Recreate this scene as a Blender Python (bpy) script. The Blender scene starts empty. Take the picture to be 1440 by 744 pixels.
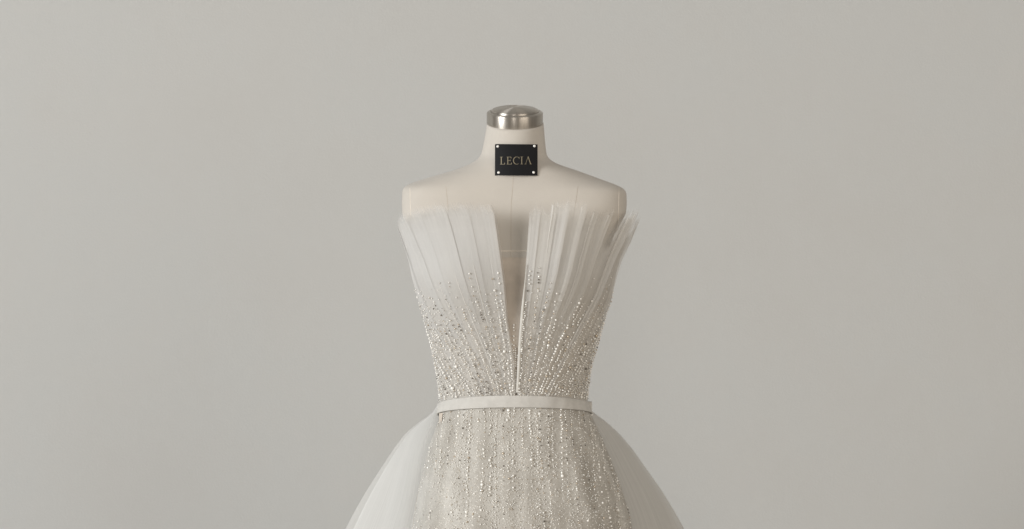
import bpy, math, random
import numpy as np
from mathutils import Vector

random.seed(7)
rng = np.random.default_rng(11)
SC = bpy.context.scene
COL = SC.collection
R = math.radians

# ------------------------------------------------------------------ camera
S = 0.00125            # metres per photograph pixel in the plane of the dress form
DIST = 4.0             # camera to the dress form's axis
ZC = 1.24              # camera height
cam_d = bpy.data.cameras.new('camera')
cam = bpy.data.objects.new('camera', cam_d)
COL.objects.link(cam)
cam.location = (0, -DIST, ZC)
cam.rotation_euler = (R(90), 0, 0)
cam_d.sensor_width = 36.0
cam_d.lens = 36.0 * DIST / (1440 * S)
cam_d.clip_end = 100
SC.camera = cam

# ------------------------------------------------------------------ world, lamps, exposure
w = bpy.data.worlds.new('World')
SC.world = w
w.use_nodes = True
bg = w.node_tree.nodes['Background']
bg.inputs[0].default_value = (1.0, 0.95, 0.88, 1)
bg.inputs[1].default_value = 0.31


def area(name, loc, target, sx, sy, power, col):
    d = bpy.data.lights.new(name, 'AREA')
    d.shape = 'RECTANGLE'
    d.size, d.size_y, d.energy, d.color = sx, sy, power, col
    o = bpy.data.objects.new(name, d)
    COL.objects.link(o)
    o.location = loc
    o.rotation_euler = (Vector(target) - Vector(loc)).to_track_quat('-Z', 'Y').to_euler()
    return o


area('window_light', (-10.0, -7.0, 2.6), (12, 0.6, 1.2), 4.6, 4.2, 1370, (0.97, 0.99, 1.0))
area('front_fill_light', (-0.45, -7.2, 1.8), (0, 0, 1.2), 0.8, 2.4, 52, (1.0, 0.96, 0.90))  # added fill lamp behind the camera, also puts a bright stripe on the cap
area('side_fill_light', (4.2, -5.6, 1.9), (0, 0, 1.2), 4.2, 3.0, 132, (1.0, 0.91, 0.80))  # added warm fill lamp at right front, lifts the shaded side

SC.view_settings.view_transform = 'Standard'
SC.view_settings.look = 'None'
SC.view_settings.exposure = 0.0
SC.view_settings.gamma = 1.0
SC.view_settings.use_curve_mapping = False
SC.cycles.use_denoising = True
SC.cycles.max_bounces = 14
SC.cycles.diffuse_bounces = 6
SC.cycles.transparent_max_bounces = 40
SC.cycles.sample_clamp_indirect = 6.0


# ------------------------------------------------------------------ materials
def new_mat(name):
    m = bpy.data.materials.new(name)
    m.use_nodes = True
    nt = m.node_tree
    return m, nt, nt.nodes['Principled BSDF'], nt.nodes['Material Output']


def N(nt, typ, **kw):
    n = nt.nodes.new(typ)
    for k, v in kw.items():
        setattr(n, k, v)
    return n


def noise(nt, vec, scale, detail=4, rough=0.55):
    n = N(nt, 'ShaderNodeTexNoise')
    n.inputs['Scale'].default_value = scale
    n.inputs['Detail'].default_value = detail
    n.inputs['Roughness'].default_value = rough
    if vec is not None:
        nt.links.new(vec, n.inputs['Vector'])
    return n


def ramp(nt, fac, stops):
    r = N(nt, 'ShaderNodeValToRGB')
    e = r.color_ramp.elements
    while len(e) < len(stops):
        e.new(0.5)
    for i, (p, c) in enumerate(stops):
        e[i].position = p
        e[i].color = (*c, 1) if len(c) == 3 else c
    nt.links.new(fac, r.inputs[0])
    return r


def bump(nt, height, bsdf_in, strength, dist):
    b = N(nt, 'ShaderNodeBump')
    b.inputs['Strength'].default_value = strength
    b.inputs['Distance'].default_value = dist
    nt.links.new(height, b.inputs['Height'])
    nt.links.new(b.outputs[0], bsdf_in)
    return b


def objvec(nt, sc=(1, 1, 1)):
    t = N(nt, 'ShaderNodeTexCoord')
    mp = N(nt, 'ShaderNodeMapping')
    mp.inputs['Scale'].default_value = sc
    nt.links.new(t.outputs['Object'], mp.inputs[0])
    return mp.outputs[0]


def uvvec(nt, sc=(1, 1, 1)):
    t = N(nt, 'ShaderNodeTexCoord')
    mp = N(nt, 'ShaderNodeMapping')
    mp.inputs['Scale'].default_value = sc
    nt.links.new(t.outputs['UV'], mp.inputs[0])
    return mp.outputs[0]


def mat_wall():
    m, nt, p, out = new_mat('painted plaster')
    v = objvec(nt)
    a = noise(nt, v, 2.3, 7, 0.62)
    r = ramp(nt, a.outputs['Fac'], [(0.3, (0.486, 0.478, 0.458)), (0.48, (0.492, 0.487, 0.469)), (0.58, (0.490, 0.488, 0.472)), (0.72, (0.498, 0.490, 0.471))])
    nt.links.new(r.outputs[0], p.inputs['Base Color'])
    p.inputs['Roughness'].default_value = 0.85
    f = noise(nt, v, 160, 3)
    g = noise(nt, v, 9, 4)
    ad = N(nt, 'ShaderNodeMath', operation='MULTIPLY_ADD')
    ad.inputs[1].default_value = 3.0
    nt.links.new(g.outputs['Fac'], ad.inputs[0])
    nt.links.new(f.outputs['Fac'], ad.inputs[2])
    bump(nt, ad.outputs[0], p.inputs['Normal'], 0.25, 0.0015)
    return m


def mat_floor():
    m, nt, p, out = new_mat('pale screed')
    a = noise(nt, objvec(nt), 3, 6)
    r = ramp(nt, a.outputs['Fac'], [(0.3, (0.36, 0.33, 0.29)), (0.7, (0.42, 0.385, 0.34))])
    nt.links.new(r.outputs[0], p.inputs['Base Color'])
    p.inputs['Roughness'].default_value = 0.6
    return m


def mat_linen():
    m, nt, p, out = new_mat('cream linen')
    a = noise(nt, objvec(nt), 14, 5)
    r = ramp(nt, a.outputs['Fac'], [(0.3, (0.508, 0.468, 0.418)), (0.7, (0.538, 0.498, 0.444))])
    nt.links.new(r.outputs[0], p.inputs['Base Color'])
    p.inputs['Roughness'].default_value = 0.9
    p.inputs['Sheen Weight'].default_value = 0.15
    w1 = noise(nt, objvec(nt, (900, 900, 120)), 1, 1)
    w2 = noise(nt, objvec(nt, (120, 120, 900)), 1, 1)
    ad = N(nt, 'ShaderNodeMath', operation='ADD')
    nt.links.new(w1.outputs['Fac'], ad.inputs[0])
    nt.links.new(w2.outputs['Fac'], ad.inputs[1])
    bump(nt, ad.outputs[0], p.inputs['Normal'], 0.3, 0.0004)
    return m


def mat_steel():
    m, nt, p, out = new_mat('brushed steel')
    a = noise(nt, objvec(nt, (260, 260, 12)), 1, 3)
    r = ramp(nt, a.outputs['Fac'], [(0.3, (0.47, 0.435, 0.39)), (0.7, (0.56, 0.52, 0.47))])
    nt.links.new(r.outputs[0], p.inputs['Base Color'])
    p.inputs['Metallic'].default_value = 1.0
    rr = ramp(nt, a.outputs['Fac'], [(0.3, (0.36,) * 3), (0.7, (0.46,) * 3)])
    p.inputs['Anisotropic'].default_value = 0.9
    p.inputs['Anisotropic Rotation'].default_value = 0.25
    tg = N(nt, 'ShaderNodeTangent', direction_type='RADIAL', axis='Z')
    nt.links.new(tg.outputs[0], p.inputs['Tangent'])
    nt.links.new(rr.outputs[0], p.inputs['Roughness'])
    return m


def mat_simple(name, col, rough, metal=0.0, **kw):
    m, nt, p, out = new_mat(name)
    a = noise(nt, objvec(nt), 60, 3)
    c0 = tuple(x * 0.93 for x in col)
    c1 = tuple(min(1, x * 1.06) for x in col)
    r = ramp(nt, a.outputs['Fac'], [(0.3, c0), (0.7, c1)])
    nt.links.new(r.outputs[0], p.inputs['Base Color'])
    p.inputs['Roughness'].default_value = rough
    p.inputs['Metallic'].default_value = metal
    for k, v in kw.items():
        p.inputs[k.replace('_', ' ')].default_value = v
    return m


def mat_tulle(name, col, alpha, trans=0.35, streak=60, streak_amt=0.25, foot=1.0, thin_edge=False):
    """Sheer net: fine threads along the cloth (UV), denser where it is seen edge on."""
    m, nt, p, out = new_mat(name)
    nt.nodes.remove(p)
    v = uvvec(nt, (streak, 1.3, 1))
    a = noise(nt, v, 1.0, 5, 0.65)
    r = ramp(nt, a.outputs['Fac'], [(0.28, tuple(c * 0.94 for c in col)), (0.72, col)])
    df = N(nt, 'ShaderNodeBsdfDiffuse')
    tl = N(nt, 'ShaderNodeBsdfTranslucent')
    nt.links.new(r.outputs[0], df.inputs[0])
    nt.links.new(r.outputs[0], tl.inputs[0])
    b = N(nt, 'ShaderNodeBump')
    b.inputs['Strength'].default_value = 0.12
    b.inputs['Distance'].default_value = 0.002
    nt.links.new(a.outputs['Fac'], b.inputs['Height'])
    nt.links.new(b.outputs[0], df.inputs['Normal'])
    mx = N(nt, 'ShaderNodeMixShader')
    mx.inputs[0].default_value = trans
    nt.links.new(df.outputs[0], mx.inputs[1])
    nt.links.new(tl.outputs[0], mx.inputs[2])
    tr = N(nt, 'ShaderNodeBsdfTransparent')
    lw = N(nt, 'ShaderNodeLayerWeight')
    lw.inputs[0].default_value = 0.45
    # alpha = base + streak*(noise-.5) + facing*.35
    m1 = N(nt, 'ShaderNodeMath', operation='MULTIPLY_ADD')
    m1.inputs[1].default_value = streak_amt * 2
    m1.inputs[2].default_value = alpha - streak_amt
    nt.links.new(a.outputs['Fac'], m1.inputs[0])
    m2 = N(nt, 'ShaderNodeMath', operation='MULTIPLY_ADD')
    m2.inputs[1].default_value = 0.35
    nt.links.new(lw.outputs['Facing'], m2.inputs[0])
    nt.links.new(m1.outputs[0], m2.inputs[2])
    m2.use_clamp = True
    if foot != 1.0:      # the net is gathered in more layers towards its upper edge
        su = N(nt, 'ShaderNodeSeparateXYZ')
        tc = N(nt, 'ShaderNodeTexCoord')
        nt.links.new(tc.outputs['UV'], su.inputs[0])
        rp = ramp(nt, su.outputs['Y'], [(0.0, (foot,) * 3), (0.30, (foot,) * 3), (0.72, (1.0,) * 3), (0.92, (1.0,) * 3), (1.0, (0.45,) * 3)])
        m3 = N(nt, 'ShaderNodeMath', operation='MULTIPLY')
        nt.links.new(m2.outputs[0], m3.inputs[0])
        nt.links.new(rp.outputs[0], m3.inputs[1])
        tip = ramp(nt, su.outputs['Y'], [(0.86, (0.0,) * 3), (0.96, (0.35,) * 3), (1.0, (1.0,) * 3)])
        fr = noise(nt, uvvec(nt, (streak * 5 + 40, 2.0, 1)), 1.0, 3, 0.6)
        iv = N(nt, 'ShaderNodeMath', operation='MULTIPLY_ADD')      # 1.5 * (1 - noise): threads end at different heights
        iv.inputs[1].default_value, iv.inputs[2].default_value = -1.5, 1.25
        nt.links.new(fr.outputs['Fac'], iv.inputs[0])
        pr = N(nt, 'ShaderNodeMath', operation='MULTIPLY')
        nt.links.new(tip.outputs[0], pr.inputs[0])
        nt.links.new(iv.outputs[0], pr.inputs[1])
        m4 = N(nt, 'ShaderNodeMath', operation='SUBTRACT')
        m4.use_clamp = True
        nt.links.new(m3.outputs[0], m4.inputs[0])
        nt.links.new(pr.outputs[0], m4.inputs[1])
        m2 = m4
    if thin_edge:        # one loose ply at the free edge, more plies behind it
        su = N(nt, 'ShaderNodeSeparateXYZ')
        tc = N(nt, 'ShaderNodeTexCoord')
        nt.links.new(tc.outputs['UV'], su.inputs[0])
        rp = ramp(nt, su.outputs['X'], [(0.50, (1.0,) * 3), (0.75, (0.72,) * 3), (1.0, (0.0,) * 3)])
        m3 = N(nt, 'ShaderNodeMath', operation='MULTIPLY')
        nt.links.new(m2.outputs[0], m3.inputs[0])
        nt.links.new(rp.outputs[0], m3.inputs[1])
        m2 = m3
    fin = N(nt, 'ShaderNodeMixShader')
    nt.links.new(m2.outputs[0], fin.inputs[0])
    nt.links.new(tr.outputs[0], fin.inputs[1])
    nt.links.new(mx.outputs[0], fin.inputs[2])
    nt.links.new(fin.outputs[0], out.inputs['Surface'])
    return m


def mat_glitter(name, col, col2, scale=900):
    """Lining under net strewn with tiny sequins: each cell tilts and shines its own way."""
    m, nt, p, out = new_mat(name)
    v = objvec(nt)
    vo = N(nt, 'ShaderNodeTexVoronoi')
    vo.inputs['Scale'].default_value = scale
    nt.links.new(v, vo.inputs['Vector'])
    cl = noise(nt, objvec(nt, (1, 1, 0.35)), 26, 5, 0.6)
    r = ramp(nt, cl.outputs['Fac'], [(0.35, col), (0.65, col2)])
    sep = N(nt, 'ShaderNodeSeparateColor')
    nt.links.new(vo.outputs['Color'], sep.inputs[0])
    mr = ramp(nt, sep.outputs[0], [(0.0, (0.86,) * 3), (0.5, (1.0,) * 3), (0.9, (1.08,) * 3)])
    mul = N(nt, 'ShaderNodeMix', data_type='RGBA', blend_type='MULTIPLY')
    mul.inputs[0].default_value = 1.0
    nt.links.new(r.outputs[0], mul.inputs[6])
    nt.links.new(mr.outputs[0], mul.inputs[7])
    nt.links.new(mul.outputs[2], p.inputs['Base Color'])
    me = ramp(nt, sep.outputs[1], [(0.90, (0.0,) * 3), (0.94, (0.12,) * 3)])
    nt.links.new(me.outputs[0], p.inputs['Metallic'])
    rg = ramp(nt, sep.outputs[1], [(0.84, (0.8,) * 3), (0.88, (0.5,) * 3)])
    nt.links.new(rg.outputs[0], p.inputs['Roughness'])
    return m


M_WALL, M_FLOOR, M_LINEN, M_STEEL = mat_wall(), mat_floor(), mat_linen(), mat_steel()
M_SEAM = mat_simple('seam thread', (0.49, 0.43, 0.36), 0.9)
M_TAPE = mat_simple('pale tape', (0.68, 0.62, 0.54), 0.85)
M_PLATE = mat_simple('black leather', (0.008, 0.008, 0.009), 0.6, Specular_IOR_Level=0.2)
M_GOLD = mat_simple('gold foil', (0.31, 0.265, 0.18), 0.5, 0.4)
M_RIVET = mat_simple('polished rivet', (0.85, 0.83, 0.79), 0.3, 0.3)
M_TULLE = mat_tulle('ivory tulle', (0.82, 0.80, 0.765), 0.58, 0.36, 15, 0.14, 0.5)
M_SMOOTH = mat_tulle('smooth ivory tulle', (0.75, 0.735, 0.71), 0.66, 0.30, 9, 0.07, 0.5)
M_LOOSE = mat_tulle('outer overskirt tulle', (0.83, 0.82, 0.795), 0.40, 0.42, 190, 0.12)
M_VEIL = mat_tulle('loose veil tulle', (0.80, 0.793, 0.772), 0.48, 0.30, 150, 0.10, 1.0, True)
M_CUP = mat_tulle('cup lining', (0.74, 0.72, 0.69), 0.80, 0.30, 6, 0.08, 0.12)
M_SHEER = mat_tulle('sheer ivory tulle', (0.85, 0.825, 0.785), 0.34, 0.40, 18, 0.18, 0.6)
M_OVER = mat_tulle('overskirt tulle', (0.83, 0.82, 0.795), 0.50, 0.42, 190, 0.10)
M_LINING = mat_glitter('bodice lining', (0.44, 0.405, 0.355), (0.54, 0.505, 0.455))
M_SKIRT = mat_glitter('sequinned skirt', (0.355, 0.329, 0.289), (0.50, 0.477, 0.435))
M_NUDE = mat_simple('nude mesh', (0.54, 0.475, 0.405), 0.85)
M_BELT = mat_simple('ivory satin', (0.54, 0.52, 0.485), 0.75, 0.0, Specular_IOR_Level=0.25)
M_BIND = mat_simple('ivory binding', (0.57, 0.545, 0.50), 0.8, Specular_IOR_Level=0.2)
M_PEARL = mat_simple('pearl', (0.89, 0.865, 0.815), 0.16, 0.0, Coat_Weight=0.5)
M_SILVER = mat_simple('silver bead', (0.78, 0.75, 0.70), 0.30, 0.9)
M_GUN = mat_simple('smoky crystal', (0.20, 0.175, 0.15), 0.10, 0.75)
M_CHAMP = mat_simple('champagne bead', (0.62, 0.53, 0.42), 0.2, 0.6)
BEAD_MATS = [M_PEARL, M_SILVER, M_GUN, M_CHAMP]


# ------------------------------------------------------------------ object helpers
def link(name, me, parent=None, **props):
    o = bpy.data.objects.new(name, me)
    COL.objects.link(o)
    if parent is not None:
        o.parent = parent
    for k, v in props.items():
        o[k] = v
    return o


def mesh(name, verts, faces, mats, smooth=True, uvs=None, fmat=None):
    me = bpy.data.meshes.new(name)
    me.from_pydata([tuple(v) for v in verts], [], [tuple(f) for f in faces])
    for m in (mats if isinstance(mats, (list, tuple)) else [mats]):
        me.materials.append(m)
    if smooth:
        me.polygons.foreach_set('use_smooth', [True] * len(me.polygons))
    if fmat is not None:
        me.polygons.foreach_set('material_index', fmat)
    if uvs is not None:
        lay = me.uv_layers.new(name='uv')
        idx = np.empty(len(me.loops), dtype=np.int32)
        me.loops.foreach_get('vertex_index', idx)
        lay.data.foreach_set('uv', np.asarray(uvs, dtype=np.float32)[idx].ravel())
    me.update()
    return me


def grid_faces(nv, nu, closed=False):
    f = []
    for j in range(nv - 1):
        for i in range(nu if closed else nu - 1):
            k = (i + 1) % nu
            f.append((j * nu + i, j * nu + k, (j + 1) * nu + k, (j + 1) * nu + i))
    return f


def W(px, py, y):
    """A point measured on the photograph, at depth y, as a place in the room (metres)."""
    k = (DIST + y) / DIST * S
    return np.array([(px - 720) * k, y, ZC - (py - 372) * k])


def tab(rows):
    a = np.array(rows, dtype=float)
    return lambda py, c: float(np.interp(py, a[:, 0], a[:, c]))


def smooth_tab(rows, step=2.0, rad=4):
    a = np.array(rows, dtype=float)
    ys = np.arange(a[0, 0], a[-1, 0] + step, step)
    cols = []
    for c in range(1, a.shape[1]):
        v = np.interp(ys, a[:, 0], a[:, c])
        p = np.pad(v, rad, mode='reflect', reflect_type='odd')
        cols.append(np.convolve(p, np.ones(2 * rad + 1) / (2 * rad + 1), 'valid'))
    return lambda py, c: float(np.interp(py, ys, cols[c - 1]))


def sstep(a, b, x):
    t = min(1, max(0, (x - a) / (b - a)))
    return t * t * (3 - 2 * t)


# ------------------------------------------------------------------ the setting
me = mesh('wall', [(-9, 1.6, -0.02), (9, 1.6, -0.02), (9, 1.6, 4.5), (-9, 1.6, 4.5),
                   (-9, 1.75, -0.02), (9, 1.75, -0.02), (9, 1.75, 4.5), (-9, 1.75, 4.5)],
          [(0, 1, 2, 3), (5, 4, 7, 6), (3, 2, 6, 7), (4, 5, 1, 0), (4, 0, 3, 7), (1, 5, 6, 2)], M_WALL, False)
link('wall', me, kind='structure', label='plain pale grey plaster wall behind the dress form')
me = mesh('floor', [(-9, -9, 0), (9, -9, 0), (9, 1.59, 0), (-9, 1.59, 0)], [(0, 1, 2, 3)], M_FLOOR, False)
link('floor', me, kind='structure', label='pale floor under the wedding dress')

# ------------------------------------------------------------------ dress form
form = bpy.data.objects.new('dress_form', None)
COL.objects.link(form)
form['label'] = 'cream linen dress form with steel neck cap and black name plate, wearing the gown'
form['category'] = 'dress form'

FORM = smooth_tab([
    # py, xl, xr, depth front, depth back, exponent
    (172, 684.8, 764.2, .0485, .0490, 2.0), (181, 684, 765, .0495, .0500, 2.0), (195, 681.5, 766.2, .0510, .0510, 2.0),
    (210, 678.6, 767.6, .0530, .0530, 2.0), (218, 676, 769, .0550, .0560, 2.0), (223, 672.5, 772, .0565, .0590, 2.05),
    (228, 666, 779, .0585, .0610, 2.1), (232, 658, 788, .0600, .0630, 2.15), (240, 637, 812, .0635, .0670, 2.25),
    (248, 608, 834, .0665, .0710, 2.4), (254, 589, 850, .0690, .0735, 2.6), (259, 575, 864, .0710, .0760, 2.9),
    (263, 569, 873, .0725, .0775, 3.2), (267, 566.6, 878.5, .0740, .0785, 3.4), (272, 566, 880.5, .0755, .0800, 3.5),
    (285, 565.6, 881, .0790, .0815, 3.5), (300, 566, 880, .0840, .0830, 3.3), (308, 568, 876, .0860, .084, 3.1),
    (330, 580, 864, .0930, .0850, 2.7), (360, 592, 852, .0980, .0850, 2.5), (400, 600, 844, .0990, .0840, 2.4),
    (450, 612, 836, .0950, .0780, 2.3), (500, 627, 820, .0880, .0700, 2.2), (556, 635, 811, .0790, .0650, 2.1),
    (600, 628, 823, .0850, .0750, 2.1), (650, 608, 846, .0980, .0950, 2.2), (700, 600, 858, .1050, .1100, 2.3),
    (790, 596, 866, .1100, .1120, 2.3)], 1.0, 2)
TILT = math.tan(R(14.0))


def form_pt(py, ph, off=0.0):
    xl, xr, df, db, n = [FORM(py, c) for c in range(1, 6)]
    a = (xr - xl) / 2 * S
    sn, cs = math.sin(ph), math.cos(ph)
    ax = math.copysign(abs(sn) ** (2 / n), sn)
    ay = math.copysign(abs(cs) ** (2 / n), cs)
    d = df if cs > 0 else db
    y = -(d + off) * ay
    x = ((xl + xr) / 2 - 720) * S + (a + off) * ax
    z = ZC - (py - 372) * S * (DIST + y) / DIST
    z += TILT * y * (1 - sstep(176, 228, py))
    return (x, y, z)


pys = list(np.arange(173.5, 225, 2.5)) + list(np.arange(225, 312, 1.0)) + list(np.arange(312, 790, 6.0))
NU = 128
V = [form_pt(py, 2 * math.pi * i / NU) for py in pys for i in range(NU)]
F = grid_faces(len(pys), NU, True)
F = [f[::-1] for f in F]
F.append(tuple(range(NU)))
F.append(tuple(reversed(range((len(pys) - 1) * NU, len(pys) * NU))))
torso = link('torso', mesh('torso', V, F, M_LINEN), form)


def seam(name, pts, wid, mat, parent, h=0.0006):
    """A raised line of stitching / tape with a rounded section following pts on the form."""
    pts = [np.array(p) for p in pts]
    V, F = [], []
    prof = [(-1, -0.4), (-0.7, 0.7), (0, 1), (0.7, 0.7), (1, -0.4)]
    for i, p in enumerate(pts):
        t = pts[min(i + 1, len(pts) - 1)] - pts[max(i - 1, 0)]
        t /= np.linalg.norm(t)
        nrm = np.array([p[0] * 0.6, p[1], 0.0])
        nrm -= t * nrm.dot(t)
        nrm /= np.linalg.norm(nrm)
        b = np.cross(t, nrm)
        for (u, v) in prof:
            V.append(p + b * u * wid / 2 + nrm * v * h)
    return link(name, mesh(name, V, grid_faces(len(pts), 5), mat), parent)


def form_at(pxx, py):
    """The angle on the form whose point lies at photograph column pxx."""
    lo, hi = -1.5, 1.5
    for _ in range(40):
        m = (lo + hi) / 2
        p = form_pt(py, m)
        if 720 + p[0] * DIST / (DIST + p[1]) / S < pxx:
            lo = m
        else:
            hi = m
    return form_pt(py, lo)


seam('centre_seam', [form_at(721.5 - 3.0 * sstep(248, 300, py), py) for py in np.arange(232, 556, 4)], 0.0009, M_SEAM, torso, 0.0003)
seam('shoulder_seam', [form_at(627 + 0.10 * (py - 262), py) for py in np.arange(262, 420, 4)], 0.0009, M_SEAM, torso, 0.0003)
seam('shoulder_seam', [form_at(813 - 0.16 * (py - 262), py) for py in np.arange(262, 420, 4)], 0.0009, M_SEAM, torso, 0.0003)
seam('bust_tape', [form_pt(353, R(a)) for a in np.arange(-60, 61, 3)], 0.0024, M_TAPE, torso, 0.0005)
seam('arm_seam', [form_at(576.5 + 0.02 * (py - 266), py) for py in np.arange(264, 330, 3)], 0.0012, M_TAPE, torso, 0.0006)
seam('arm_seam', [form_at(870.5 - 0.02 * (py - 266), py) for py in np.arange(264, 330, 3)], 0.0012, M_TAPE, torso, 0.0006)

# neck cap: ring with a rolled edge, shallow groove, domed lid
capc = np.array(W(724, 166, 0.0))
tilt = R(14.2)
ct, st = math.cos(tilt), math.sin(tilt)


def cap_pt(r, h, a):
    x, y, z = r * math.sin(a), -r * math.cos(a), h
    return (x, y, z)


def lathe(name, prof, mat, parent, na=96, cap_top=False):
    V = [cap_pt(r, h, 2 * math.pi * i / na) for (r, h) in prof for i in range(na)]
    F = grid_faces(len(prof), na, True)
    if cap_top:
        F.append(tuple(range((len(prof) - 1) * na, len(prof) * na)))
    me = mesh(name, V, F, mat)
    me.set_sharp_from_angle(angle=R(35))
    o = link(name, me, parent)
    if parent is form:
        o.location = (capc[0], 0, capc[2])
        o.rotation_euler = (tilt, 0, 0)
    return o


px = S
ring = lathe('neck_cap', [(37.5 * px, -9.2 * px), (39.2 * px, -9.2 * px), (39.6 * px, -8.6 * px), (39.6 * px, 6.6 * px),
                          (39.2 * px, 7.9 * px), (38 * px, 8.7 * px), (34.4 * px, 9.3 * px), (33.9 * px, 8.6 * px), (30 * px, 8.6 * px)], M_STEEL, form)
dome = [(33.3 * px, 8.4 * px), (33.5 * px, 9.6 * px), (33.0 * px, 10.8 * px)]
for i in range(1, 13):
    t = i / 12
    dome.append((33.0 * px * math.cos(t * math.pi / 2) + 0.00005, (10.8 + 5.2 * math.sin(t * math.pi / 2)) * px))
lathe('lid', dome, M_STEEL, ring, cap_top=True)

# name plate: leather, bent round the neck, four rivets and the gilt word
PL_Y = lambda py: -(0.0545 + (py - 203) / 44 * 0.0155) - 0.0035


def plate_pt(pxx, pyy, lift=0.0):
    # slight taper and bend round the vertical axis
    dx = (pxx - 726) * S
    y = PL_Y(pyy) + dx * dx / (2 * 0.085) - lift
    return W(pxx, pyy, y)


V, F = [], []
nx, ny = 25, 12
for side in (0.0009, -0.0009):
    for j in range(ny):
        for i in range(nx):
            x = 696 + 60 * i / (nx - 1)
            y = 203 + 44 * j / (ny - 1) - (0.5 if i else 0) + 0.6 * (i / (nx - 1))
            V.append(plate_pt(x, y, side))
n0 = nx * ny
F = [f[::-1] for f in grid_faces(ny, nx)]
F += [tuple(k + n0 for k in f) for f in grid_faces(ny, nx)]
border = [i for i in range(nx)] + [nx - 1 + nx * j for j in range(1, ny)] + [nx * (ny - 1) + i for i in range(nx - 2, -1, -1)] + [nx * j for j in range(ny - 2, 0, -1)]
for q in range(len(border)):
    a, b = border[q], border[(q + 1) % len(border)]
    F.append((a, b, b + n0, a + n0))
me = mesh('name_plate', V, F, M_PLATE)
me.set_sharp_from_angle(angle=R(40))
plate = link('name_plate', me, form)
for (rx, ry) in ((700, 206), (751.5, 205.5), (701.3, 242.8), (750.3, 242.6)):
    c = plate_pt(rx, ry, 0.0009)
    V = [c + np.array([0, -0.0013, 0])]
    for q in (0.5, 0.85, 1.0):
        for i in range(16):
            t = 2 * math.pi * i / 16
            V.append(c + np.array([0.0025 * q * math.cos(t), -0.0013 * math.sqrt(max(0, 1 - q * q)) + (0.0006 if q == 1 else 0), 0.0025 * q * math.sin(t)]))
    F = [(0, 1 + (i + 1) % 16, 1 + i) for i in range(16)]
    for j in range(2):
        for i in range(16):
            k = (i + 1) % 16
            F.append((1 + j * 16 + i, 1 + j * 16 + k, 17 + j * 16 + k, 17 + j * 16 + i))
    link('rivet', mesh('rivet', V, F, M_RIVET), plate)


# letters: strokes in a box one unit high (0 bottom, 1 top)
def stroke(pts, widths):
    pts = [np.array(p, float) for p in pts]
    L, Rr = [], []
    for i, p in enumerate(pts):
        t = pts[min(i + 1, len(pts) - 1)] - pts[max(i - 1, 0)]
        t /= np.linalg.norm(t)
        n = np.array([-t[1], t[0]])
        L.append(p + n * widths[i] / 2)
        Rr.append(p - n * widths[i] / 2)
    return [(L[i], L[i + 1], Rr[i + 1], Rr[i]) for i in range(len(pts) - 1)]


TH, TN = 0.10, 0.042
hs = lambda x0, x1, y, wd=TN: stroke([(x0, y), (x1, y)], [wd, wd])
GLY = {}
GLY['L'] = stroke([(.16, 0), (.16, 1)], [TH, TH]) + hs(0, .34, 1 - TN / 2) + hs(0, .62, TN / 2) + stroke([(.60, TN), (.63, .24)], [.10, .04])
GLY['E'] = (stroke([(.16, 0), (.16, 1)], [TH, TH]) + hs(0, .60, 1 - TN / 2) + hs(0, .64, TN / 2) + hs(.2, .48, .52)
            + stroke([(.58, 1 - TN), (.60, .78)], [.09, .04]) + stroke([(.62, TN), (.66, .24)], [.10, .04]) + stroke([(.48, .42), (.48, .62)], [.05, .05]))
arc = [(math.cos(R(a)), math.sin(R(a))) for a in range(48, 318, 15)]
GLY['C'] = stroke([(.48 + .44 * c, .5 + .49 * s) for c, s in arc], [TN + (TH - TN) * max(0, -c) for c, s in arc]) \
    + stroke([(.79, .98), (.79, .72)], [.05, .05])
GLY['I'] = stroke([(.16, 0), (.16, 1)], [TH, TH]) + hs(0, .32, 1 - TN / 2) + hs(0, .32, TN / 2)
GLY['A'] = stroke([(.08, 0), (.42, 1)], [TN, TN]) + stroke([(.42, 1), (.76, 0)], [TH, TH]) + hs(-.04, .20, TN / 2) + hs(.62, .90, TN / 2)
for ch, x0 in (('L', 703.2), ('E', 712.4), ('C', 721.6), ('I', 732.0), ('A', 738.2)):
    V, F = [], []
    for q in GLY[ch]:
        b = len(V)
        for lift in (0.0014, 0.0009):
            for (gx, gy) in q:
                V.append(plate_pt(x0 + gx * 10.6, 231.3 - gy * 10.6 - (x0 - 703) * 0.012, lift))
        F += [(b, b + 1, b + 2, b + 3)] + [(b + i, b + (i + 1) % 4, b + 4 + (i + 1) % 4, b + 4 + i) for i in range(4)]
    link('letter', mesh('letter', V, F, M_GOLD, False), plate)

# ------------------------------------------------------------------ wedding dress
dress = bpy.data.objects.new('wedding_dress', None)
COL.objects.link(dress)
dress['label'] = 'strapless ivory wedding dress with pleated tulle cups, beaded bodice, narrow belt and sheer overskirt'
dress['category'] = 'wedding dress'

BODY = smooth_tab([
    # py, xl, xr, depth front, depth back
    (280, 567, 879, .112, .088), (300, 568, 878, .117, .090), (345, 574, 871, .124, .092), (395, 584, 860, .125, .092),
    (420, 591, 856, .122, .090), (440, 597, 849, .118, .087), (480, 608.5, 838, .110, .083), (510, 615, 829, .103, .080),
    (540, 620, 823.5, .096, .077), (556, 622, 822, .093, .076), (573, 620, 827, .094, .080), (590, 617, 834, .098, .088),
    (620, 607, 848, .108, .104), (655, 597.5, 862, .118, .118), (690, 589, 875, .126, .128), (720, 583.5, 884, .131, .132),
    (744, 580, 889, .133, .134), (850, 570, 898, .135, .138), (1000, 570, 892, .130, .134), (1150, 556, 906, .150, .150),
    (1364, 505, 950, .200, .200)], 2.0, 4)

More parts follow.
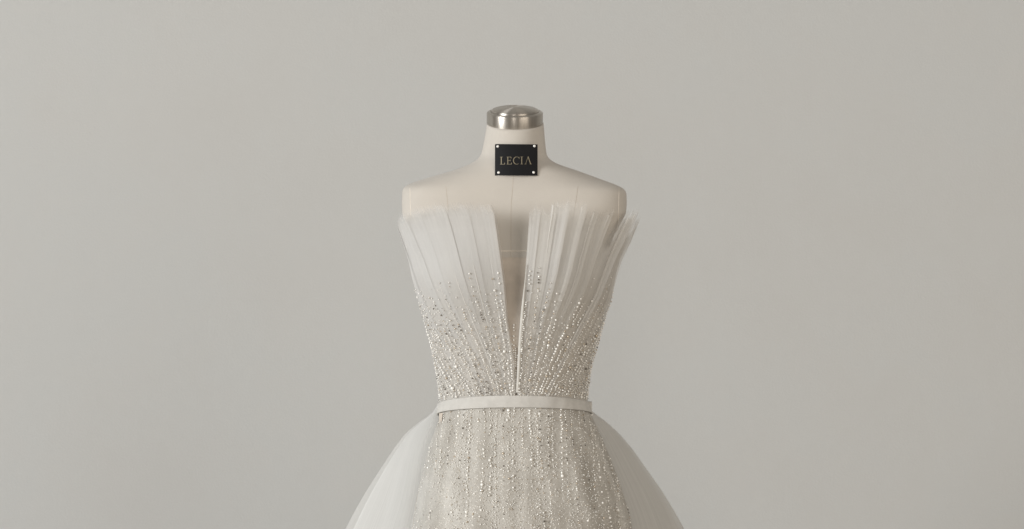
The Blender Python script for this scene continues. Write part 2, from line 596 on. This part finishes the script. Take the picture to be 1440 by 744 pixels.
INNER = {-1: tab([(280, 689), (287, 691), (300, 697), (350, 703), (400, 709), (450, 713), (480, 717.5), (510, 722.5), (556, 724.5)]),
         1: tab([(280, 743), (293, 743), (350, 740), (420, 735), (480, 731), (520, 729), (556, 727)])}
CX0 = 723.0
KK = {-1: 0.0095, 1: 0.0110}


def belt_top(ph):          # photo height of the belt's upper edge round the waist
    return 556.0 + 10.5 * (1 - math.cos(min(abs(ph), math.pi))) * (1.05 if ph < 0 else 0.92)


def body_pt(py, ph, off=0.0):
    xl, xr, df, db = [BODY(py, c) for c in range(1, 5)]
    a = (xr - xl) / 2 * S
    sn, cs = math.sin(ph), math.cos(ph)
    d = df if cs > 0 else db
    nx_, ny_ = sn / a, -cs / d
    l = math.hypot(nx_, ny_)
    deg = math.degrees(abs(ph))
    bust = 0.013 * math.exp(-((deg - 30) / 19) ** 2) * math.exp(-((py - 392) / 52) ** 2)
    x = ((xl + xr) / 2 - 720) * S + a * sn + (off + bust) * nx_ / l
    y = -d * cs + (off + bust) * ny_ / l
    return np.array([x, y, ZC - (py - 372) * S * (DIST + y) / DIST])


def phi_of(sd, U, py):
    """Angle round the body of the thread that meets the waist U degrees from the front opening."""
    xl, xr = BODY(py, 1), BODY(py, 2)
    r = (INNER[sd](py, 1) - (xl + xr) / 2) / ((xr - xl) / 2)
    p0 = math.asin(max(-1, min(1, r)))
    dy = max(0, 556 - py)
    f = 1 + KK[sd] * dy / (1 + dy / 400) * min(1, 0.35 + abs(U) / 26)
    ph = p0 + sd * R(U * f)
    return max(-R(165), min(R(165), ph))


TOP = {-1: tab([(0, 289), (9, 288), (22, 286.5), (39, 288.5), (52, 294), (69, 303), (82, 311), (92, 319), (112, 334), (165, 350)]),
       1: tab([(0, 295), (17, 294), (19, 285), (27, 282), (33, 288), (35.5, 302), (39, 294), (50, 302), (52, 305), (66, 311), (69, 299), (84, 308), (96, 318), (115, 334), (165, 350)])}


def flare(sd, deg, py):
    f = 0.010 * sstep(372, 300, py) if False else 0.010 * (1 - sstep(300, 372, py))
    f += 0.006 * (1 - sstep(285, 330, py))
    if sd > 0:
        f += 0.009 * math.exp(-((deg - 88) / 14) ** 2) * (1 - sstep(310, 385, py))
    return f


# pleats: edges in waist degrees
PLE = {-1: [0, 3, 8, 13, 19, 26, 38, 56, 76, 94],
       1: [0, 2.2, 5.4, 8, 11, 13.5, 16.2, 22.1, 23.9, 32, 42, 56, 74, 94]}
LIFT = {-1: [0.25, 0.22, 0.24, 0.2, 0.15, 0.12, 0.1, 0.1, 0.1],
        1: [0.4, 0.5, 1.3, 1.0, 0.6, 1.0, 0.6, 1.8, 0.9, 0.6, 0.6, 0.6, 0.6]}


def pleat_off(sd, U, py):
    """How far the pleated net stands off the lining: knife pleats, deeper towards the top."""
    e = PLE[sd]
    i = min(len(e) - 2, max(0, int(np.searchsorted(e, U, 'right') - 1)))
    t = (U - e[i]) / (e[i + 1] - e[i])
    dep = (0.0016 + 0.0050 * (1 - sstep(300, 520, py))) * LIFT[sd][i]
    k = t if sd > 0 else 1 - t
    w_ = 1.0
    return 0.0030 + dep * w_ * (0.85 * k ** 1.6 + 0.18 * math.sin(math.pi * 3 * t + i))


def cup_pt(sd, U, py, off=0.0, ragged=True):
    ph = phi_of(sd, U, py)
    deg = math.degrees(abs(ph))
    return body_pt(py, ph, off + flare(sd, deg, py))


def cup_bottom(sd, U):
    return belt_top(sd * R(U)) + 5


# --- bodice lining (one opaque sheet all round, open V at the front)
nu, nv = 150, 46
Us = list(np.linspace(0, 140, nu // 2))
V, UV = [], []
for j in range(nv):
    v = j / (nv - 1)
    for sd, seq in ((-1, Us), (1, Us)):
        for U in seq:
            pt_top = 352 if sd < 0 else 362
            tp = pt_top + 10 * sstep(40, 90, math.degrees(abs(phi_of(sd, U, 345)))) + 30 * (1 - sstep(0, 10, U))
            bt = cup_bottom(sd, U)
            py = bt + (tp - bt) * v
            # towards the back the cloth closes behind the form
            ph = phi_of(sd, U, py) if U < 90 else None
            if ph is None:
                p90 = phi_of(sd, 90, py)
                ph = p90 + (sd * math.pi - p90) * (U - 90) / 50
            V.append(body_pt(py, ph, 0.0008 + 0.55 * flare(sd, math.degrees(abs(ph)), py)))
F = []
h = nu // 2
for j in range(nv - 1):
    for i in range(nu - 1):
        if i == h - 1:
            continue
        f = (j * nu + i, j * nu + i + 1, (j + 1) * nu + i + 1, (j + 1) * nu + i)
        F.append(f if i >= h else f[::-1])
bodice = link('bodice', mesh('bodice', V, F, M_LINING), dress)

# --- nude mesh panel closing the foot of the V
def nude_y(py):
    t = sstep(352, 505, py)
    return -(FORM(py, 3) + 0.001) * (1 - t) - (BODY(py, 3) - 0.0025) * t


V = []
for j in range(24):
    py = 562 - (562 - 362) * j / 23
    xl, xr = INNER[-1](py, 1) - 3, INNER[1](py, 1) + 4
    for i in range(9):
        x = xl + (xr - xl) * i / 8
        V.append(W(x, py, nude_y(py)))
link('nude_panel', mesh('nude_panel', V, grid_faces(24, 9), M_NUDE), bodice)

# --- net pleats
rag = np.random.default_rng(5)
for sd in (-1, 1):
    e = PLE[sd]
    for i in range(len(e) - 1):
        for layer in ((0, 1) if sd > 0 and i in (2, 5, 7, 9, 11) else (0,)):
            over = (e[i + 1] - e[i]) * (0.30 if layer == 0 else 0.12)
            u0, u1 = e[i], e[i + 1]
            u0 = max(0, u0 - (over if sd < 0 else 0.10 * over))
            u1 = u1 + (over if sd > 0 else 0.10 * over)
            wtop = (u1 - u0)
            nu = max(14, int(14 + 2.5 * wtop))
            nv = 44
            cph = math.degrees(abs(phi_of(sd, (e[i] + e[i + 1]) / 2, 296)))
            V, UV = [], []
            jt = rag.normal(0, 1, nu + 4)
            jt = np.convolve(jt, [0.25, 0.5, 0.25], 'same')
            lift = rag.uniform(-0.001, 0.002) + (0.0014 if layer == 0 else -0.0008)
            drop = rag.uniform(-2.5, 3.0) if sd > 0 else rag.uniform(-.4, .6)
            drop += 0 if layer == 0 else rag.uniform(0, 5 if sd > 0 else 1.5)
            phase = rag.uniform(0, 6)
            for j in range(nv):
                v = j / (nv - 1)
                for k in range(nu):
                    q = k / (nu - 1)
                    U = u0 + (u1 - u0) * q
                    d_top = math.degrees(abs(phi_of(sd, U, 296)))
                    tp = (0.75 * TOP[sd](cph, 1) + 0.25 * TOP[sd](d_top, 1)) if sd > 0 else TOP[sd](d_top, 1)
                    tp += (-6.5 if sd > 0 else -5.5) + drop + jt[k] * (2.6 if sd > 0 else 0.9) + (2.0 * math.sin(q * 9 + phase) if sd > 0 else 0.6 * math.sin(q * 5 + phase))
                    bt = cup_bottom(sd, min(U, 170))
                    py = bt + (tp - bt) * v
                    tt = q if sd > 0 else 1 - q
                    amp = (0.0014 + 0.0058 * (1 - sstep(300, 520, py))) * LIFT[sd][i]
                    off = 0.0022 + lift * (0.3 + 0.7 * v) + amp * (0.95 * tt ** 1.5 + 0.07 * math.sin(q * 5 + phase + 2 * v) + 0.05 * math.sin(q * 17 + 2 * phase))
                    if layer:
                        off -= 0.0012
                    V.append(cup_pt(sd, U, py, off))
                    UV.append((U / 20.0 + i * 0.37 + layer * 3.1, v))
            F = grid_faces(nv, nu)
            if sd < 0:
                F = [f[::-1] for f in F]
            link('tulle_pleat', mesh('tulle_pleat', V, F, (M_SMOOTH if sd < 0 or i in (0, 2, 7) else M_TULLE) if layer == 0 and not (sd > 0 and i in (6, 8)) else M_SHEER, uvs=UV), bodice)

# --- smooth net lining of each cup, and the narrow rolled folds between pleats
for sd in (-1, 1):
    nv, nu = 40, 60
    V, UV = [], []
    for j in range(nv):
        v = j / (nv - 1)
        for k in range(nu):
            U = 0.4 + 52 * (k / (nu - 1)) ** 1.3
            d_top = math.degrees(abs(phi_of(sd, U, 296)))
            tp = TOP[sd](d_top, 1) + (5 if sd < 0 else 13 + 9 * sstep(33, 37, d_top) - 7 * sstep(39, 42, d_top) + 18 * sstep(52, 60, d_top))
            py = 480 + (tp - 480) * v
            V.append(cup_pt(sd, U, py, 0.0012))
            UV.append((U / 20.0 + 1.7, v))
    F = grid_faces(nv, nu)
    link('cup_lining', mesh('cup_lining', V, F if sd > 0 else [f[::-1] for f in F], M_CUP, uvs=UV), bodice)

for sd, U, w0, w1, tp, ft, lf in ((1, 22.3, 2.6, 1.3, 307, 520, .0085), (1, 24.0, 2.0, 1.2, 302, 510, .0095), (1, 11.1, 1.6, 1.0, 291, 470, .0055),
                                  (1, 16.3, 1.8, 1.0, 303, 480, .0055), (1, 5.6, 1.6, 1.0, 288, 440, .005), (1, 13.4, 1.2, .8, 299, 450, .005),
                                  (-1, 8.2, 1.4, 1.0, 330, 520, 0.0018), (-1, 13.2, 1.4, 1.0, 345, 530, 0.0018), (-1, 19.2, 1.2, 1.0, 370, 530, 0.0018), (-1, 3.2, 1.4, 1.0, 320, 500, 0.0018)):
    V, UV = [], []
    ys = np.linspace(tp, ft, 40)
    for n_, py in enumerate(ys):
        t = (py - tp) / (ft - tp)
        c = cup_pt(sd, U, py, 0.002 + lf * (1 - 0.8 * t) * (sstep(0, 0.35, t) if sd < 0 else 1))
        b = (w0 + (w1 - w0) * t) * S * 0.8 * (sstep(-0.05, 0.3, t) if sd < 0 else 1)
        for k in range(7):
            a = math.pi * k / 6
            V.append(c + np.array([-b * math.cos(a), -b * math.sin(a) * 0.9, 0]))
            UV.append((U + k * 0.02, 0.8))
    link('tulle_fold', mesh('tulle_fold', V, grid_faces(40, 7), M_TULLE, uvs=UV), bodice)

# --- sheer net standing off the side of the cup on the shaded side
V, UV = [], []
nv, nu = 26, 16
for j in range(nv):
    v = j / (nv - 1)
    for k in range(nu):
        q = k / (nu - 1)
        py = 400 - (400 - (300 + 10 * q + 2.5 * math.sin(9 * q))) * v
        ph = R(62 + 30 * q + 4 * v)
        V.append(body_pt(py, ph, 0.004 + 0.013 * v ** 1.6 * (0.35 + 0.65 * q)))
        UV.append((q * 0.8 + 7, v))
link('tulle_pleat', mesh('tulle_pleat', V, grid_faces(nv, nu), M_SHEER, uvs=UV), bodice)

# --- bound edges of the V
for sd in (-1, 1):
    V = []
    ys = np.arange(288 if sd < 0 else 372, 556, 5.0)
    for py in ys:
        xin = INNER[sd](py, 1)
        wd = 7.0 * (0.55 + 0.45 * (1 - sstep(330, 540, py))) if sd < 0 else 0.5 + 4.5 * sstep(372, 450, py)
        b = cup_pt(sd, 0.2, py, 0.0052)
        o1 = cup_pt(sd, 0.2, py, 0.0065)
        kx = S * (DIST + b[1]) / DIST
        rx = [(sd * wd * 0.35 * kx, 0.001), (sd * wd * 0.05 * kx, -0.0008), (-sd * wd * 0.30 * kx, 0.0002), (-sd * wd * 0.55 * kx, 0.0002 + 0.0004 * wd)]
        for dx, dy in rx:
            V.append(b + np.array([dx, dy, 0]))
    F = grid_faces(len(ys), 4)
    link('neckline_binding', mesh('neckline_binding', V, F, M_SHEER if sd < 0 else M_BIND, uvs=[(0.1 * (i % 4), 0.5) for i in range(len(V))]), bodice)

# --- skirt
pys = list(np.arange(562, 760, 4.0)) + list(np.arange(760, 1364, 14.0)) + [1362.0]
NU = 140
V = []
for py in pys:
    for i in range(NU):
        ph = -math.pi + 2 * math.pi * i / NU
        pyy = py + (belt_top(ph) - 556 if py < 640 else 0) * (1 - sstep(562, 640, py))
        rip = 0.0010 * math.sin(ph * 23 + 1.3 * math.sin(ph * 5)) * sstep(574, 620, py)
        V.append(body_pt(pyy, ph, rip))
F = [f[::-1] for f in grid_faces(len(pys), NU, True)]
skirt = link('skirt', mesh('skirt', V, F, M_SKIRT), dress)

# --- belt
NU = 144
V = []
prof = [(-0.5, 0.0), (-0.5, 1.0), (-0.44, 1.3), (0.0, 1.35), (0.44, 1.3), (0.5, 1.0), (0.5, 0.0)]
for (pv, po) in prof:
    for i in range(NU):
        ph = -math.pi + 2 * math.pi * i / NU
        hgt = 17.2 - 2.6 * abs(math.sin(ph)) ** 2
        c = belt_top(ph) + 8.6
        side = abs(math.sin(ph)) ** 3
        off = 0.0026 + 0.0018 * po - 0.0010 * side
        if ph < 0:
            off += 0.002 * side
        off += 0.0006 * math.sin(ph * 31 + 2 * math.sin(ph * 7) + pv * 2.5) * (0.3 + 0.7 * abs(math.sin(ph * 2.2)))
        V.append(body_pt(c + pv * hgt, ph, off))
F = grid_faces(len(prof), NU, True)
me = mesh('belt', V, F, M_BELT)
belt = link('belt', me, dress)
# folded ribbon end standing proud at the side seam
c = W(829.0, 572.8, -0.004)
V = []
for (sx, sy, sz) in [(-3.2, 0, -8), (3.2, 0, -7.6), (3.4, 0, 7.2), (-3.0, 0, 7.4)]:
    V.append(c + np.array([sx * S, -0.004, sz * S]))
for (sx, sy, sz) in [(-3.2, 0, -8), (3.2, 0, -7.6), (3.4, 0, 7.2), (-3.0, 0, 7.4)]:
    V.append(c + np.array([sx * S, 0.022, sz * S]))
link('ribbon_end', mesh('ribbon_end', V, [(0, 1, 2, 3), (5, 4, 7, 6), (1, 5, 6, 2), (4, 0, 3, 7), (3, 2, 6, 7), (4, 5, 1, 0)], M_BELT, False), belt)
# tan lining tab showing below the belt
V = []
for (x, y_, d) in [(617.4, 581, -.010), (622.8, 580.5, -.020), (620.6, 597, -.020), (617.6, 600, -.010)]:
    V.append(W(x, y_, d - 0.014))
for (x, y_, d) in [(617.4, 581, -.010), (622.8, 580.5, -.020), (620.6, 597, -.020), (617.6, 600, -.010)]:
    V.append(W(x, y_, d - 0.006))
link('lining_tab', mesh('lining_tab', V, [(3, 2, 1, 0), (4, 5, 6, 7), (0, 1, 5, 4), (1, 2, 6, 5), (2, 3, 7, 6), (3, 0, 4, 7)], M_NUDE, False), skirt)

# --- overskirt of several layers of net, open at the front
OVER = smooth_tab([
    (566, 616, 824), (574, 613, 828), (583, 606, 838), (592, 592, 851), (608, 571.5, 869), (630, 554.5, 888), (660, 534.5, 909),
    (690, 515, 930), (720, 497.5, 948), (744, 485, 961), (900, 410, 1036), (1100, 330, 1114), (1364, 236, 1206)], 2.0, 2)


def over_pt(py, ph, sc, ax, amp, m, phs, front=0.10, back=0.0, drape=False):
    xl, xr = OVER(py, 1), OVER(py, 2)
    bl, br = BODY(py, 1), BODY(py, 2)
    xl, xr = bl + (xl - bl) * sc, br + (xr - br) * sc
    a = (xr - xl) / 2 * S
    fold = amp * sstep(574, 900, py) * (math.sin(m * ph + phs) + 0.5 * math.sin(2.3 * m * ph + 2 * phs + py * 0.004))
    r = a + fold
    y = -math.cos(ph) * ((front if ph > math.pi else 0.22) * r if math.cos(ph) > 0 else 0.95 * r)
    x = ((xl + xr) / 2 - 720) * S + r * math.sin(ph)
    inner = (br - bl) / 2 * S          # the panels sweep backwards away from the beaded skirt
    d_ = max(0.0, abs(r * math.sin(ph)) - 0.72 * inner)
    y += 1.25 * d_ * d_ / (d_ + 0.03) * (1 - 0.5 * sstep(760, 1100, py))
    y += back * sstep(572, 640, py)
    if drape and math.cos(ph) > -0.1:   # lies over the beaded skirt where it meets it
        q_ = (x / S + 720 - (bl + br) / 2) / ((br - bl) / 2)
        y0 = -0.014 - BODY(py, 3) * math.sqrt(max(0.0, 1 - min(1, abs(q_)) ** 2))
        wt = 1 - sstep(0.98, 1.30, abs(q_))
        y = min(y, y0) * wt + y * (1 - wt)
    x *= (DIST + y) / DIST
    return (x, y + 0.006, ZC - (py - 372) * S * (DIST + y) / DIST)


over = None
pys = list(np.arange(568, 600, 2.0)) + list(np.arange(600, 770, 6.0)) + list(np.arange(770, 1364, 24.0)) + [1363.0]
for li, (sc, ax, amp, m, phs, fl, fr) in enumerate([(1.0, 0, .005, 9, 0.3, 4, 6), (0.90, 0, .006, 13, 1.9, -1, 8),
                                                   (0.80, 0, .006, 11, 3.1, 6, 10), (0.70, 0, .006, 15, 4.4, 2, 5), (0.90, 0, .002, 9, 5.0, 34, 0)]):
    NU = 190
    V, UV = [], []
    for py in pys:
        for i in range(NU):
            q = i / (NU - 1)
            xl, xr, bl, br = OVER(py, 1), OVER(py, 2), BODY(py, 1), BODY(py, 2)
            hw = ((br + (xr - br) * sc) - (bl + (xl - bl) * sc)) / 2
            mid = ((br + (xr - br) * sc) + (bl + (xl - bl) * sc)) / 2
            a0 = math.asin(min(0.998, max(0.2, (br - fr - mid) / hw)))
            a1 = math.asin(min(0.998, max(0.2, (mid - bl - fl) / hw)))
            ph = a0 + (2 * math.pi - a1 - a0) * q
            if li == 4:      # a loose layer that drifts over the side of the beaded skirt
                a1 = math.asin(min(0.998, max(0.2, (mid - bl - 3 - 34 * sstep(578, 720, py)) / hw)))
                ph = 2 * math.pi - a1 - R(55) * (1 - q)
            V.append(over_pt(py + (belt_top(R(90)) - 566) * 0.3, ph, sc, ax, amp, m, phs, 0.16 if li == 4 else 0.10, -0.012 if li == 4 else 0.013 * li, li == 4))
            UV.append((q if li == 4 else q * 1.7 + li * 0.31, (py - 568) / 800))
    F = grid_faces(len(pys), NU)
    me = mesh('overskirt' if li == 0 else 'tulle_layer', V, F, M_LOOSE if li == 0 else (M_OVER if li < 4 else M_VEIL), uvs=UV)
    if li == 0:
        over = link('overskirt', me, dress)
    else:
        link('tulle_layer', me, over)

# ------------------------------------------------------------------ beads
def ico(sub):
    import bmesh
    bm = bmesh.new()
    bmesh.ops.create_icosphere(bm, subdivisions=sub, radius=1.0)
    v = np.array([x.co[:] for x in bm.verts])
    f = np.array([[q.index for q in x.verts] for x in bm.faces])
    bm.free()
    return v, f


ICO1, ICO2 = ico(1), ico(2)


def beads(name, pts, rad, kinds, parent, sub=2, stuff=False, squash=1.0):
    """One mesh of round beads at pts (radius, material index each)."""
    bv, bf = ICO2 if sub == 2 else ICO1
    n = len(pts)
    pts, rad = np.asarray(pts), np.asarray(rad)
    V = (pts[:, None, :] + bv[None] * rad[:, None, None]).reshape(-1, 3)
    F = (bf[None] + (np.arange(n) * len(bv))[:, None, None]).reshape(-1, 3)
    me = bpy.data.meshes.new(name)
    me.vertices.add(len(V))
    me.vertices.foreach_set('co', V.ravel())
    me.loops.add(len(F) * 3)
    me.loops.foreach_set('vertex_index', F.ravel().astype(np.int32))
    me.polygons.add(len(F))
    me.polygons.foreach_set('loop_start', np.arange(0, len(F) * 3, 3, dtype=np.int32))
    for m in BEAD_MATS:
        me.materials.append(m)
    me.polygons.foreach_set('material_index', np.repeat(np.asarray(kinds, dtype=np.int32), len(bf)))
    me.polygons.foreach_set('use_smooth', np.ones(len(F), dtype=bool))
    me.update()
    me.validate()
    o = link(name, me, parent)
    if stuff:
        o['kind'] = 'stuff'
    return o


def kind_mix(style):
    r = rng.random()
    if style == 'pearl':
        return 0 if r < .86 else (1 if r < .95 else 3)
    if style == 'crystal':
        return 1 if r < .34 else (2 if r < .52 else (3 if r < .70 else 0))
    return 0 if r < .80 else (1 if r < .86 else (2 if r < .88 else 3))


def cup_bead(sd, U, py):
    return cup_pt(sd, U, py, pleat_off(sd, U, py) + 0.0022)


# strands on the cups
for sd in (-1, 1):
    U = 1.2
    while U < 90:
        style = ['pearl', 'crystal', 'mixed'][rng.integers(0, 3)]
        start = (372 if U < 10 else 394) + rng.uniform(-12, 36)
        if sd > 0:
            start += -6 + (12 if U > 22 else 0)
        elif U > 20:
            start += 24
        if U > 34:
            start = 402 + rng.uniform(0, 30)
        pts, rad, kd = [], [], []
        py = start
        base = rng.uniform(0.85, 1.2) if style != 'pearl' else rng.uniform(1.1, 1.5)
        wob = rng.uniform(0, 6)
        while py < cup_bottom(sd, U) - 6:
            up = 1 - sstep(start, start + 60, py)
            step = 2 * base * (1.12 + 1.5 * up + rng.exponential(0.3))
            if rng.random() > 0.30 * up + 0.05 + 0.30 * max(0, math.sin(py * 0.11 + 3 * wob)):
                uu = U + 0.35 * math.sin(py * 0.05 + wob) + rng.normal(0, 0.18)
                k = kind_mix(style)
                r = base * S * rng.uniform(0.6, 1.2)
                if rng.random() < 0.05:
                    r *= 1.5
                pts.append(cup_bead(sd, max(0.3, uu), py))
                rad.append(r)
                kd.append(k)
            py += step
        if len(pts) > 5:
            beads('bead_strand', pts, rad, kd, bodice, stuff=True)
        U += rng.uniform(1.9, 4.0) if U < 40 else rng.uniform(4, 7)

# short strands on the nude panel
for x0, y0 in ((722.5, 457), (719.8, 484), (725.3, 490), (717.6, 496), (728.0, 500)):
    pts, rad, kd = [], [], []
    py = y0
    while py < 554:
        yv = nude_y(py) - 0.0014
        pts.append(W(x0 + rng.normal(0, .25), py, yv))
        rad.append(S * rng.uniform(0.95, 1.3))
        kd.append(kind_mix('pearl'))
        py += 3.1 + (6 if py < 486 else 0) * rng.random()
    beads('bead_strand', pts, rad, kd, bodice, stuff=True)

# scattered small beads on the cups
pts, rad, kd = [], [], []
for _ in range(2800):
    sd = -1 if rng.random() < .5 else 1
    U = rng.uniform(0.5, 88)
    py = 556 - 165 * rng.random() ** 1.35
    if rng.random() < sstep(430, 390, py) if False else rng.random() < 1 - sstep(392, 470, py):
        continue
    pts.append(cup_bead(sd, U, py) + rng.normal(0, .0004, 3))
    rad.append(S * rng.uniform(0.45, 0.85))
    kd.append(kind_mix('mixed'))
beads('scattered_beads', pts, rad, kd, bodice, sub=1, stuff=True)


def skirt_bead(dx, py, off=0.0012):
    xl, xr = BODY(py, 1), BODY(py, 2)
    r = (CX0 + dx - (xl + xr) / 2) / ((xr - xl) / 2)
    if abs(r) > 0.995:
        return None
    return body_pt(py, math.asin(r), off)


dx = -150.0
while dx < 158:
    style = ['pearl', 'crystal', 'mixed', 'pearl'][rng.integers(0, 4)]
    base = rng.uniform(0.85, 1.2) if style != 'pearl' else rng.uniform(1.1, 1.55)
    end = rng.uniform(650, 800)
    pts, rad, kd = [], [], []
    py = 573 + rng.uniform(0, 4)
    wob = rng.uniform(0, 6)
    while py < 800:
        fade = sstep(end - 50, end + 20, py)
        if rng.random() > 0.75 * fade + 0.05 + 0.42 * max(0, math.sin(py * 0.07 + 3 * wob)):
            x = dx * (1 + 0.0007 * (py - 573)) + 1.3 * math.sin(py * .03 + wob) + rng.normal(0, .55)
            ph = math.asin(max(-1, min(1, dx / 110)))
            if py > belt_top(ph) + 17:
                p = skirt_bead(x, py)
                if p is not None:
                    pts.append(p)
                    r = base * S * rng.uniform(0.55, 1.15)
                    if rng.random() < 0.06:
                        r *= 1.5
                    rad.append(r)
                    kd.append(kind_mix(style))
        py += 2 * base * (1.25 + rng.exponential(0.45))
    if len(pts) > 5:
        beads('bead_strand', pts, rad, kd, skirt, stuff=True)
    dx += rng.uniform(5.5, 11.5)

# scattered small beads and sequins on the skirt
pts, rad, kd = [], [], []
cl = rng.uniform(-150, 150, 40)
for _ in range(6500):
    py = 574 + 226 * rng.random() ** 0.95
    x = rng.uniform(-158, 166)
    if rng.random() < .35:
        x = cl[rng.integers(0, 40)] + rng.normal(0, 3)
    p = skirt_bead(x, py, 0.0008)
    if p is None or py < 574 + 7 * (x / 110) ** 2:
        continue
    pts.append(p)
    rad.append(S * rng.uniform(0.4, 0.85))
    kd.append(kind_mix('mixed'))
beads('scattered_beads', pts, rad, kd, skirt, sub=1, stuff=True)
